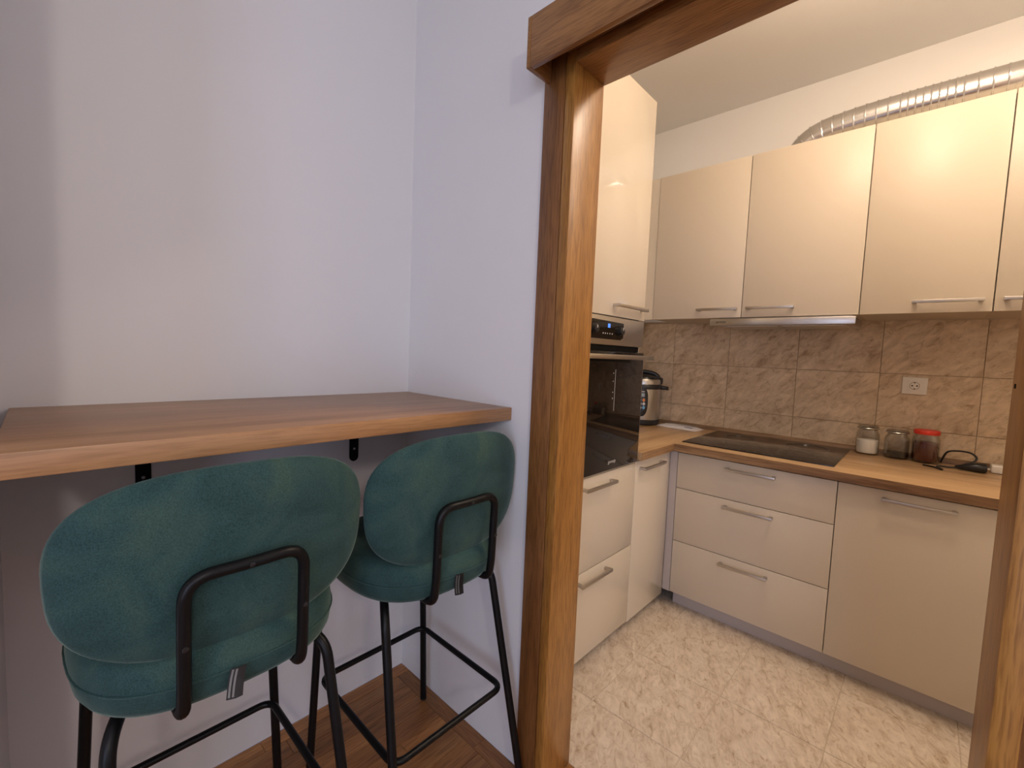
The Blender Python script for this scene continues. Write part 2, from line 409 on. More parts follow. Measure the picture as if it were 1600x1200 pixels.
# sliding rail pelmet
PZ0, PZ1, PX, PY = 2.043, 2.171, -.101, -.662
B(PX, PX + .016, -2.55, PY - .0135, PZ0, PZ1, bev=.0012).build('pelmet_front', m_framey, d1)
B(PX, -.001, PY - .013, PY, PZ0, PZ1, bev=.0012).build('pelmet_end', m_framex, d1)
B(PX + .0165, -.001, -2.55, PY - .0135, PZ1 - .015, PZ1, bev=.0012).build('pelmet_top', m_framey, d1)
B(-.062, -.030, -2.5, PY - .0145, PZ1 - .045, PZ1 - .0155, bev=.002).build('sliding_rail', m_case_shaded, d1)
B(.086, .099, YR - .0005, YR + .0008, 1.269, 1.2765).build('strike_plate', m_dark, d1)
S(B(.0, .128, YR - .0, YL, -.03, .0005).build('trim_1', m_framey), 'flat oak threshold strip in the kitchen doorway', 'threshold')

# ---------------------------------------------------------------- structure: kitchen
kf = S(B(.12, KX, KYR, KYL, -.06, -.0025).build('floor_kitchen', m_fgrout), 'beige stone-look tiled kitchen floor', 'floor')
tx, ty, g = .378, .3355, .0022
fm = box_mesh('tile', tx - g, ty - g, .01, m_ftile, .0012)
xs = [.405 + tx * k for k in range(-1, 4)]; ys = [-.665 - ty * k for k in range(-2, 8)]
for a, xa in enumerate(xs):
    for yb in ys:
        x0, x1 = max(xa, .129), min(xa + tx, KX); y1, y0 = min(yb, KYL), max(yb - ty, KYR)
        if x1 - x0 < .02 or y1 - y0 < .02: continue
        full = x1 - x0 > tx - .001 and y1 - y0 > ty - .001
        me = fm if full else box_mesh('tile', x1 - x0 - g, y1 - y0 - g, .01, m_ftile, .0012)
        piece('tile', me, kf, ((x0 + x1) / 2, (y0 + y1) / 2, -.005))
wf = S(B(KX, KX + .1, KYR, KYL + .1, 0, CEIL).build('wall_kitchen_far', m_kwall), 'cream kitchen wall with a brown stone-look tile splashback', 'wall')
B(KX - .007, KX, KYR, KYL, ZC, 1.545).build('tile_bed', m_grout, wf)
tys = [-.264 + .342, -.264, -.605, -.964, -1.321, -1.676, -2.031, -2.386, -2.741, -3.1]
tzs = [.742, 1.006, 1.270, 1.534]
for i in range(len(tys) - 1):
    for k in range(3):
        y1, y0 = min(tys[i], KYL), max(tys[i + 1], KYR); z0, z1 = max(tzs[k], ZC + .002), tzs[k + 1]
        me = box_mesh('tile', .008, y1 - y0 - .0016, z1 - z0 - .0016, m_tile, .0009)
        piece('tile', me, wf, (KX - .009, (y0 + y1) / 2, (z0 + z1) / 2))
S(B(.116, KX + .1, KYL, KYL + .1, 0, CEIL).build('wall_kitchen_left', m_kwall), 'white kitchen wall behind the tall oven unit', 'wall')
S(B(.116, KX + .1, KYR - .1, KYR, 0, CEIL).build('wall_kitchen_right', m_kwall), 'white kitchen end wall hidden behind the right jamb', 'wall')
S(B(.0, KX + .1, KYR - .1, KYL + .1, CEIL, CEIL + .08).build('ceiling_kitchen', m_ceil), 'warm white kitchen ceiling', 'ceiling')

# ---------------------------------------------------------------- kitchen furniture
def handle_y(parent, x0, x1, z, yf):           # bar handle on a front that faces -y
    mb = MB(); mb.box(x0, x1, yf - .034, yf - .024, z - .0065, z + .0065, bev=.0012)
    for a in (x0 + .002, x1 - .016): mb.box(a, a + .014, yf - .0245, yf, z - .006, z + .006, bev=.001)
    return mb.build('handle', m_hand, parent)
def handle_x(parent, y0, y1, z, xf):           # on a front that faces -x
    mb = MB(); mb.box(xf - .034, xf - .024, y0, y1, z - .0065, z + .0065, bev=.0012)
    for a in (y0 + .002, y1 - .016): mb.box(xf - .0245, xf, a, a + .014, z - .006, z + .006, bev=.001)
    return mb.build('handle', m_hand, parent)
FT = .018; G = .0015
# tall oven unit
XT0 = TX - .672
t = thing('tall_oven_cabinet', ((XT0 + TX) / 2, -.26, 0), 'tall cream cabinet housing the built-in oven, left of the worktop', 'cabinet')
mb = MB(); yb = KYL - .004
mb.box(XT0, XT0 + .018, CY + FT + .002, yb, .05, 2.408); mb.box(TX - .018, TX, CY + FT + .002, yb, .05, 2.408)
for z in (.05, .80, 1.462, 2.39): mb.box(XT0 + .018, TX - .018, CY + FT + .002, yb, z, z + .018)
mb.box(XT0 + .018, TX - .018, yb - .008, yb, .068, 2.39)
mb.build('carcass', m_carc, t)
def front_y(name, x0, x1, z0, z1, parent, mat=m_cream): return B(x0 + G, x1 - G, CY, CY + FT, z0 + G, z1 - G, bev=.0014).build(name, mat, parent)
p = front_y('door', XT0, TX, 1.460, 2.408, t); handle_y(p, .588, .838, 1.505, CY)
p = front_y('drawer', XT0, TX, .432, .818, t); handle_y(p, .428, .656, .776, CY)
p = front_y('drawer', XT0, TX, .058, .430, t); handle_y(p, .428, .652, .394, CY)
B(XT0, TX, CY + .055, CY + .070, .0, .05).build('plinth', m_plinth, t)
B(.132, XT0 - .001, CY, yb, .0, 2.408).build('filler_panel', m_cream, t)
# oven
o = thing('built_in_oven', ((XT0 + TX) / 2, CY + .02, .82), 'stainless and black glass built-in oven in the tall cabinet', 'oven')
OX0, OX1 = XT0 + .006, TX - .004
B(OX0, OX1, CY - .002, CY + .40, 1.343, 1.457, bev=.002).build('control_panel', m_steel, o)
B(XT0 + .02, TX - .02, CY + .022, CY + .40, .835, 1.340).build('oven_body', m_bplas, o)
dg = B(OX0 + .002, OX1 - .006, CY - .012, CY + .018, .828, 1.318, bev=.002).build('oven_door', m_bglass, o)
B(OX0, OX1 - .001, CY - .004, CY + .021, .820, .8265).build('bottom_trim', m_steel, o)
B(OX1 - .0055, OX1 - .001, CY - .010, CY + .018, .8275, 1.316).build('side_trim', m_steel, o)
B(OX0, OX1 - .03, CY + .004, CY + .02, 1.3195, 1.3425).build('vent_gap', m_dark, o)
hd = B(OX0 + .03, OX1 + .012, CY - .055, CY - .041, 1.287, 1.306, bev=.003).build('oven_handle', m_steel, o)
for a in (OX0 + .06, OX1 - .04): B(a, a + .016, CY - .0415, CY - .0115, 1.290, 1.303).build('handle_post', m_steel, hd)
# display panel with cut corner
DP = [(.395, 1.366), (.655, 1.366), (.676, 1.374), (.680, 1.388), (.680, 1.431), (.676, 1.436), (.395, 1.441)]
dp = MB().prism([(x, CY - .004, z) for x, z in DP], (0, .003, 0)).build('display_panel', m_bglass, o)
B(.553, .571, CY - .0052, CY - .0042, 1.412, 1.428, bev=.0004).build('display', m_disp, dp)
for x in (.520, .536, .552, .570, .588): B(x - .0022, x + .0022, CY - .005, CY - .0042, 1.386, 1.391).build('touch_key', m_mark, dp)
for x in (.452, .648):
    k = MB().lathe([(.0165, 0), (.0165, .012), (.0145, .0165), (.001, .017)], (0, 0, 0), 24)
    bmesh.ops.transform(k.bm, matrix=Matrix.Translation((x, CY - .004, 1.402)) @ Matrix.Rotation(PI / 2, 4, 'X'), verts=k.bm.verts[:])
    k = k.build('knob', m_bplas, dp)
    B(x - .002, x + .002, CY - .0218, CY - .0205, 1.405, 1.416).build('knob_mark', m_mark, dp)
RY = Matrix.Rotation(PI / 2, 4, 'X')
text('brand_lettering', 'gorenje', .020, Matrix.Translation((.628, CY - .0125, .862)) @ RY, m_logol, dg)
B(.618, .6195, CY - .0128, CY - .0121, 1.075, 1.245).build('level_line', m_mark, dg)
for z in (1.228, 1.195, 1.150, 1.125): B(.602, .6055, CY - .0128, CY - .0121, z, z + .0045).build('level_mark', m_mark, dg)
# corner base cabinet (left run, right of the tall unit)
c = thing('corner_base_cabinet', (1.05, -.26, 0), 'narrow cream base cabinet in the corner beside the oven unit', 'cabinet')
mb = MB(); mb.box(TX + .002, TX + .02, CY + FT + .002, yb, .06, ZCB - .001); mb.box(TX + .02, KX - .02, CY + FT + .002, yb, .06, .078); mb.box(TX + .02, KX - .02, yb - .01, yb, .078, ZCB - .001)
mb.build('carcass', m_carc, c)
p = front_y('door', TX, BX - .002, .052, ZDT, c); handle_y(p, .900, 1.128, .785, CY)
B(TX, BX + .056, CY + .055, CY + .070, 0, .06).build('plinth', m_plinth, c)
B(BX, BX + .018, -.588, CY - .0, ZDB, ZDT).build('filler_strip', m_plinth, c)
# right run
def front_x(name, y0, y1, z0, z1, parent, mat=m_cream2): return B(BX, BX + FT, y0 + G, y1 - G, z0 + G, z1 - G, bev=.0014).build(name, mat, parent)
def base(name, y0, y1, label, cat='cabinet'):
    c = thing(name, (1.55, (y0 + y1) / 2, 0), label, cat)
    mb = MB(); mb.box(BX + FT + .002, KX - .02, y0 + .001, y0 + .017, ZDB, ZCB - .001); mb.box(BX + FT + .002, KX - .02, y1 - .017, y1 - .001, ZDB, ZCB - .001)
    mb.box(BX + FT + .002, KX - .02, y0 + .017, y1 - .017, ZDB, ZDB + .016); mb.box(KX - .03, KX - .02, y0 + .017, y1 - .017, ZDB + .016, ZCB - .001)
    mb.build('carcass', m_carc, c)
    B(BX + .056, BX + .072, y0, y1 if y1 > -.6 else y1, 0, ZDB - .001).build('plinth', m_plinth, c)
    return c
c = base('drawer_cabinet', -1.259, -.589, 'cream base cabinet with three stacked drawers under the hob')
for z0, z1, hz, ya, yb_ in ((.637, ZDT, .785, -1.037, -.824), (.359, .637, .601, -1.039, -.825), (ZDB, .359, .321, -1.036, -.824)):
    p = front_x('drawer', -1.259, -.589, z0, z1, c); handle_x(p, ya, yb_, hz, BX)
c = thing('dishwasher', (1.55, -1.595, 0), 'integrated dishwasher with a plain cream front and one top handle', 'dishwasher')
B(BX + FT + .004, KX - .05, -1.925, -1.264, ZDB + .005, ZCB - .004).build('appliance_body', m_steel, c)
p = front_x('front_panel', -1.930, -1.259, ZDB, ZDT, c); handle_x(p, -1.612, -1.399, .787, BX)
B(BX + .056, BX + .072, -1.93, -1.259, 0, ZDB - .001).build('plinth', m_plinth, c)
c = base('end_base_cabinet', RUN, -1.930, 'plain cream base cabinet at the far right end behind the jamb')
front_x('door', RUN, -1.930, ZDB, ZDT, c)
# worktop: L shape, with wall trim
wt = thing('worktop', (1.5, -.9, ZC), 'L-shaped oak-look kitchen worktop with a dark wood wall trim', 'worktop')
B(1.2185, KX - .006, RUN, -.5775, ZCB, ZC, bev=.0015).build('worktop_slab', m_top[1], wt)
B(1.217, 1.2184, RUN, -.5765, ZCB + .0004, ZC - .0006).build('edge_band', m_edge[1], wt)
B(TX + .001, KX - .006, -.577, KYL - .002, ZCB, ZC, bev=.0015).build('worktop_slab', m_top[0], wt)
B(TX + .001, 1.217, -.5785, -.5771, ZCB + .0004, ZC - .0006).build('edge_band', m_edge[0], wt)
mb = MB().prism([(KX - .0135, 0, ZC + .0003), (KX - .030, 0, ZC + .0003), (KX - .026, 0, ZC + .017), (KX - .0135, 0, ZC + .024)], (0, 1, 0))
for v in mb.bm.verts: v.co.y = RUN + .004 if v.co.y < .5 else KYL - .03
mb.build('wall_trim', m_trim, wt)
# hob
h = thing('induction_hob', (1.56, -.90, ZC), 'black glass induction hob set into the worktop', 'hob')
hg = B(1.298, 1.852, -1.236, -.583, ZC + .0003, ZC + .0055, bev=.002).build('glass_top', m_hob, h)
for x, y, r in ((1.45, -.75, .085), (1.45, -1.07, .075), (1.70, -.75, .075), (1.70, -1.07, .095)):
    T([(x + r * math.cos(2 * PI * i / 40), y + r * math.sin(2 * PI * i / 40), ZC + .0054) for i in range(40)], .0007, n=5, closed=True).build('zone_ring', m_hobline, hg)
for i in range(6): B(1.318, 1.324, -1.0 + i * .035, -.99 + i * .035, ZC + .0053, ZC + .0059).build('touch_control', m_hobline, hg)
# wall cabinets
def wallcab(y0, y1, label, hy0, hy1, fill=False):
    c = thing('wall_cabinet', (1.70, (y0 + y1) / 2, ZUB), label, 'cabinet', 'cream wall cabinets above the splashback')
    mb = MB(); xa, xb = UX + FT + .002, KX - .016
    mb.box(xa, xb, y0 + .0006, y0 + .018, ZUB + .02, ZUT - .003); mb.box(xa, xb, y1 - .018, y1 - .0006, ZUB + .02, ZUT - .003)
    mb.box(xa, xb, y0 + .018, y1 - .018, ZUT - .021, ZUT - .003); mb.box(xb - .006, xb, y0 + .018, y1 - .018, ZUB + .02, ZUT - .021)
    mb.build('carcass', m_cream2, c)
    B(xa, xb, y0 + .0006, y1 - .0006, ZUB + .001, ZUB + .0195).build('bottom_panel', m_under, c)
    p = B(UX, UX + FT, y0 + .0018, y1 - .0018, ZUB, ZUT, bev=.0014).build('door', m_cream2, c)
    handle_x(p, hy0, hy1, 1.572, UX)
    return c
UY = [-.280, -.767, -1.252, -1.657, -2.24]
wc = wallcab(UY[1], UY[0], 'first cream wall cabinet, next to the tall oven unit', -.749, -.545)
B(UX + .004, UX + FT, UY[0] + .0005, -.16, ZUB, ZUT).build('filler_panel', m_cream, wc)
wallcab(UY[2], UY[1], 'second cream wall cabinet, directly above the extractor hood, duct end behind it', -1.004, -.793)
wallcab(UY[3], UY[2], 'third cream wall cabinet, above the wall socket and jars', -1.632, -1.424)
wallcab(UY[4], UY[3], 'rightmost cream wall cabinet, cut by the right jamb', -1.89, -1.680)
# hood
h = thing('extractor_hood', (1.62, -.93, 1.49), 'slim pull-out steel extractor hood under the wall cabinets', 'hood')
hb = B(UX + .010, 1.85, -1.232, -.66, 1.488, ZUB - .001, bev=.002).build('hood_body', m_steel, h)
mb = MB()
for k in range(2): mb.box(UX + .05, UX + .28, -1.20 + k * .275, -.945 + k * .275, 1.484, 1.4885)
mb.build('grease_filter', m_carc, hb)
hf = B(UX - .006, UX + .009, -1.243, -.615, 1.487, 1.5215, bev=.0015).build('hood_front', m_hood, h)
RX = Matrix(((0, 0, -1, 0), (-1, 0, 0, 0), (0, 1, 0, 0), (0, 0, 0, 1)))   # text facing -x
text('brand_lettering', 'gorenje', .016, Matrix.Translation((UX - .0065, -.672, 1.506)) @ RX, m_logo, hf)

# flexible duct on top of the wall cabinets
du = thing('ventilation_duct', (1.62, -1.3, ZUT), 'silver flexible aluminium duct lying along the top of the wall cabinets', 'duct')
DR = .066
ctrl = [(1.66, -.93, 2.20), (1.66, -.93, 2.30), (1.655, -.955, 2.37), (1.645, -1.02, 2.411), (1.635, -1.12, 2.425), (1.625, -1.30, 2.430), (1.62, -1.6, 2.428), (1.62, -1.9, 2.425), (1.62, -2.24, 2.42)]
def catmull(P, n):
    P = [Vector(p) for p in P]; P = [P[0] * 2 - P[1]] + P + [P[-1] * 2 - P[-2]]; out = []
    for i in range(1, len(P) - 2):
        for j in range(n):
            t = j / n; a, b, c_, d = P[i - 1], P[i], P[i + 1], P[i + 2]
            out.append(.5 * ((2 * b) + (c_ - a) * t + (2 * a - 5 * b + 4 * c_ - d) * t * t + (3 * b - a - 3 * c_ + d) * t ** 3))
    out.append(P[-2]); return out
path = catmull(ctrl, 24)
acc = [0]
for a, b in zip(path, path[1:]): acc.append(acc[-1] + (b - a).length)
def at(s):
    for i in range(len(acc) - 1):
        if acc[i + 1] >= s: return path[i].lerp(path[i + 1], (s - acc[i]) / (acc[i + 1] - acc[i]))
    return path[-1]
# hole through the cabinet top is hidden under the hose; start the hose just above it
s0 = acc[-1] - .0
dense = [at(acc[-1] * k / 260) for k in range(261)]
dense = [p for p in dense if p.z > ZUT + .0 or p.y < -1.0]
T(dense, DR, n=32).build('hose', m_alu, du, smooth=60)
s = .20; k = 0
while s < acc[-1] - .02:
    p = at(s); q = at(s + .004); d = (q - p).normalized()
    if p.z > ZUT + .02:
        n1 = d.orthogonal().normalized(); n2 = d.cross(n1)
        T([p + (n1 * math.cos(2 * PI * i / 28) + n2 * math.sin(2 * PI * i / 28)) * (DR + .0006) for i in range(28)], .0034, n=6, closed=True).build('hose_ridge', m_alu, du)
    s += .024 if 9 <= k <= 16 else .040; k += 1

# ---------------------------------------------------------------- things on the worktop
def jar(x, y, r, hgt, label, fill=None, fh=0, lid='glass', name='storage_jar'):
    j = thing(name, (x, y, ZC + .0004), label, 'jar', 'three glass jars by the splashback')
    z = ZC + .0005; t_ = .0028; nk = r * .80
    prof_o = [(r * .30, 0), (r * .90, 0), (r * .985, .004), (r, .012), (r, hgt * .66), (r * .97, hgt * .76), (nk, hgt * .86), (nk, hgt * .93)]
    prof_i = [(nk - t_, hgt * .93), (nk - t_, hgt * .86), (r * .97 - t_, hgt * .755), (r - t_, hgt * .655), (r - t_, .014), (r * .95 - t_, .0065), (r * .3, .006)]
    MB().lathe(prof_o + prof_i, (x, y, z), 40).build('glass_body', m_glass, j)
    if fill:
        q = r - t_ - .0012
        MB().lathe([(.002, .0075), (q * .93, .0075), (q, .015), (q, fh), (q * .9, fh + .002), (.002, fh + .003)], (x, y, z), 36).build('contents', fill, j)
    if lid == 'glass':
        MB().lathe([(.004, 0), (nk - t_ - .001, 0), (nk - t_ - .001, hgt * .045), (nk * 1.07, hgt * .045), (nk * 1.10, hgt * .06), (nk * 1.10, hgt * .115), (nk * 1.0, hgt * .14), (nk * .5, hgt * .145), (.004, hgt * .14)], (x, y, z + hgt * .89), 40).build('lid', m_lid, j)
        T([(x + nk * 1.09 * math.cos(2 * PI * i / 36), y + nk * 1.09 * math.sin(2 * PI * i / 36), z + hgt * .945) for i in range(36)], .0035, n=8, closed=True).build('lid_ring', m_steel, j)
    else:
        MB().lathe([(.004, 0), (nk * 1.13, 0), (nk * 1.16, .003), (nk * 1.16, hgt * .10), (nk * 1.12, hgt * .125), (nk * .95, hgt * .13), (nk * .9, hgt * .12), (.004, hgt * .12)], (x, y, z + hgt * .875), 40).build('lid', m_red, j)
    return j
jar(1.812, -1.302, .047, .137, 'clear glass jar half full of white sugar, leftmost of the three', m_salt, .070)
jar(1.810, -1.412, .0475, .131, 'clear glass jar with a thin layer of dark spice, middle of the three', m_spice, .026)
jar(1.804, -1.513, .0495, .150, 'glass jar of dark red-brown honey under a red lid', m_honey, .092, lid='red', name='honey_jar')

# pressure cooker
pc = thing('pressure_cooker', (1.748, -.122, ZC), 'steel electric pressure cooker with black base, lid and button panel', 'cooker')
cx, cy, z0, R = 1.741, -.124, ZC + .001, .116
MB().lathe([(.02, 0), (R * .93, 0), (R * .98, .006), (R * .99, .034), (.02, .034)], (cx, cy, z0), 48).build('base', m_bplas, pc)
MB().lathe([(.02, .0345), (R * .985, .0345), (R, .045), (R, .232), (.02, .232)], (cx, cy, z0), 48).build('steel_body', m_steel, pc)
MB().lathe([(.02, .2325), (R * 1.03, .2325), (R * 1.04, .238), (R * 1.04, .256), (R * 1.0, .262), (.02, .262)], (cx, cy, z0), 48).build('rim', m_bplas, pc)
ld = MB().lathe([(.02, .2625), (R * .97, .2625), (R * .97, .285), (R * .93, .296), (.02, .296)], (cx, cy, z0), 48).build('lid_band', m_steel, pc)
MB().lathe([(.02, .2965), (R * .9, .2965), (R * .86, .308), (R * .6, .322), (R * .3, .328), (.002, .329)], (cx, cy, z0), 48).build('lid_dome', m_bplas, pc)
hp = []
for i in range(15):
    a = PI * i / 14
    hp.append((cx + .098 * math.cos(a) * .45, cy - .098 * math.cos(a) * .89, z0 + .292 + .050 * math.sin(a) ** .8))
T(hp, [.013] * 15, n=10).build('lid_handle', m_bplas, pc)
MB().box(cx + .022, cx + .066, cy - .112, cy - .072, z0 + .2625, z0 + .308, bev=.012, seg=3).build('lid_latch', m_bplas, pc)
dirx, diry = .45, -.893
for sgn in (1, -1):
    a = Vector((cx + sgn * dirx * R, cy + sgn * diry * R, z0 + .242)); bq = Vector((cx + sgn * dirx * (R + .038), cy + sgn * diry * (R + .038), z0 + .240))
    if sgn > 0 or True: T([a - Vector((sgn * dirx, sgn * diry, 0)) * .01, a.lerp(bq, .5), bq, bq + Vector((0, 0, -.012))], [.014, .013, .012, .010], n=10).build('side_grip', m_bplas, pc)
# control panel: curved oval patch on the body facing the room
ang0 = math.atan2(-.45, -.893)
def onbody(da, z, rr): return (cx + rr * math.cos(ang0 + da), cy + rr * math.sin(ang0 + da), z0 + z)
def patch(name, dac, zc_, ha, hz, rr, mat, parent, pw=2.6, n=28):
    mb = MB(); rows = []
    for f in (1.0, .92, .6, .25):
        rad = rr if f < 1 else rr - .0025
        rows.append([onbody(dac + ha * f * math.copysign(abs(math.cos(2 * PI * i / n)) ** (2 / pw), math.cos(2 * PI * i / n)),
                            zc_ + hz * f * math.copysign(abs(math.sin(2 * PI * i / n)) ** (2 / pw), math.sin(2 * PI * i / n)), rad) for i in range(n)])
    vv = mb.grid(rows, close_u=True); mb.cap(vv[-1])
    return mb.build(name, mat, parent)
PA = -.04
pn = patch('button_panel', PA, .152, .36, .095, R + .004, m_bplas, pc)
patch('screen', PA + .02, .195, .16, .012, R + .0055, m_lcd, pn, 8)
patch('panel_print', PA + .02, .217, .14, .003, R + .0055, m_mark, pn, 8)
for (da, z, mt, hz) in ((.13, .163, m_orange, .0115), (-.05, .163, m_blueb, .010), (.14, .139, m_paleb, .010), (-.04, .139, m_paleb, .009), (.14, .115, m_blueb, .011), (-.04, .113, m_paleb, .009), (-.2, .15, m_blueb, .009), (-.2, .125, m_paleb, .009)):
    patch('button', PA + da, z, .075, hz, R + .006, mt, pn, 2)

# flat packet beside the cooker
pk = thing('plastic_packet', (1.84, -.34, ZC), 'flat pale plastic packet with grey stripes lying on the worktop corner', 'packet')
def pillow(x, y, lx, ly, h_, rot, name, mat, parent, z=0, n=16):
    mb = MB(); rows = []
    for i in range(n + 1):
        row = []
        for j in range(n + 1):
            u, v = i / n * 2 - 1, j / n * 2 - 1
            th = h_ * (1 - abs(u) ** 3) ** .6 * (1 - abs(v) ** 3) ** .6 * (1 + .12 * math.sin(7 * u + 4 * v))
            px, py = u * lx / 2, v * ly / 2
            row.append((x + px * math.cos(rot) - py * math.sin(rot), y + px * math.sin(rot) + py * math.cos(rot), ZC + z + .001 + th))
        rows.append(row)
    vv = mb.grid(rows)
    r2 = [[Vector(v.co) for v in row] for row in vv]
    for row in r2:
        for v in row: v.z = ZC + z + .0008
    bmesh.ops.recalc_face_normals(mb.bm, faces=mb.bm.faces[:])
    mb.grid(r2)
    bmesh.ops.remove_doubles(mb.bm, verts=mb.bm.verts[:], dist=.0003)
    return mb.build(name, mat, parent, smooth=60)
pb = pillow(1.777, -.372, .13, .265, .016, -.10, 'packet_film', m_plasfilm, pk)
for q, (dx_, mt) in enumerate(((-.004, m_pack2), (.030, m_pack2))):
    B(1.782 + dx_, 1.789 + dx_, -.47, -.28, ZC + .0165, ZC + .0185, bev=.0006).build('stripe', mt, pb)
B(1.728, 1.736, -.47, -.42, ZC + .0125, ZC + .0150, bev=.0006).build('blue_print', m_blueink, pb)

# power cord with plug, and the extension block it is plugged into
pcord = thing('power_cord', (1.76, -1.66, ZC), 'black power cord looped on the worktop with a black plug', 'cord')
zz = ZC + .0042
cd = catmull([(1.840, -1.570, .8725), (1.835, -1.572, .885), (1.82, -1.587, .926), (1.81, -1.62, .938), (1.80, -1.655, .938), (1.79, -1.673, .928), (1.785, -1.678, .918), (1.78, -1.671, .904), (1.765, -1.644, .890), (1.75, -1.625, .880), (1.737, -1.618, .877)], 8)
T(cd, .0040, n=8).build('cable', m_bplas, pcord)
cd = catmull([(1.735, -1.617, zz + .003), (1.733, -1.59, zz), (1.735, -1.572, zz), (1.725, -1.556, zz), (1.69, -1.562, zz), (1.650, -1.571, zz), (1.648, -1.566, zz), (1.680, -1.545, zz), (1.70, -1.51, zz)], 8)
T(cd, .0036, n=8).build('cable', m_bplas, pcord)
T([(1.738, -1.612, zz + .006), (1.733, -1.632, zz + .009), (1.728, -1.652, zz + .013), (1.726, -1.672, zz + .0165), (1.727, -1.688, zz + .0165), (1.731, -1.702, zz + .0165)], [.0055, .0115, .0155, .0195, .0205, .0200], n=14).build('plug', m_bplas, pcord)
for dx in (-.009, .009): T([(1.731 + dx, -1.700, zz + .0165), (1.733 + dx, -1.716, zz + .0165)], .0024, n=8).build('plug_pin', m_steel, pcord)
eb = thing('extension_socket', (1.79, -1.84, ZC), 'white multi-socket extension block beside the black plug', 'power strip')
ebb = B(1.765, 1.825, -2.03, -1.722, ZC + .0005, ZC + .034, bev=.005, seg=3).build('block_body', m_white, eb)
for y in (-1.775, -1.84, -1.905): MB().lathe([(.002, 0), (.019, 0), (.019, .0008), (.002, .0008)], (1.795, y, ZC + .0341), 20).build('socket_well', m_dark, eb)

# wall socket
so = thing('wall_socket', (KX - .013, -1.4816, 1.18), 'cream single power socket on the tiled splashback', 'socket')
sx = KX - .0135; sy, sz = -1.4535, 1.2165
pl = B(sx - .010, sx, sy - .0455, sy + .0455, sz - .041, sz + .041, bev=.003, seg=3).build('cover_plate', m_white, so)
B(sx - .0125, sx - .0098, sy - .0235, sy + .0235, sz - .0235, sz + .0235, bev=.001).build('socket_insert', m_white, so)
k = MB().tube([(sx - .0127, sy + .0175 * math.cos(2 * PI * i / 28), sz + .0175 * math.sin(2 * PI * i / 28)) for i in range(28)], .0013, n=6, closed=True)
k.build('socket_rim', plain('socket_shade', (.42, .36, .29), .5), so)
for dy, dz in ((.0085, 0), (-.0085, 0), (0, .0155), (0, -.0155)):
    B(sx - .0132, sx - .0124, sy + dy - .003, sy + dy + .003, sz + dz - .0028, sz + dz + .0028, bev=.0003).build('pin_hole', m_dark, so)

# ---------------------------------------------------------------- bar shelf
bs = thing('bar_shelf', (-.52, -.28, 1.088), 'thick oak wall-mounted bar shelf above the two green stools', 'shelf')
B(-1.046, -.0015, -.567, -.0015, 1.088, 1.127, bev=.0022, seg=2).build('shelf_board', m_bar, bs)
for bx in (-.815, -.225):
    z0, z1 = .885, 1.0875
    mb = MB()
    pts = [(bx - .0165, -.005, 1.0875), (bx + .0165, -.005, 1.0875), (bx + .0165, -.005, z0 + .014)] + \
          [(bx + .0165 * math.cos(a), -.005, z0 + .014 - .0165 * math.sin(a)) for a in [PI * i / 8 for i in range(1, 8)]] + [(bx - .0165, -.005, z0 + .014)]
    mb.prism(pts, (0, .0045, 0))
    mb.box(bx - .0165, bx + .0165, -.255, -.0052, 1.0835, 1.0878, bev=.0008)
    mb.prism([(bx - .002, -.0055, 1.040), (bx - .002, -.0055, 1.083), (bx - .002, -.045, 1.083)], (.004, 0, 0))
    br = mb.build('bracket', m_black, bs)
    k = MB().lathe([(.0045, 0), (.004, .0018), (.0005, .0022)], (0, 0, 0), 12)
    bmesh.ops.transform(k.bm, matrix=Matrix.Translation((bx, -.0051, .928)) @ Matrix.Rotation(PI / 2, 4, 'X'), verts=k.bm.verts[:])
    k.build('screw', m_steel, br)

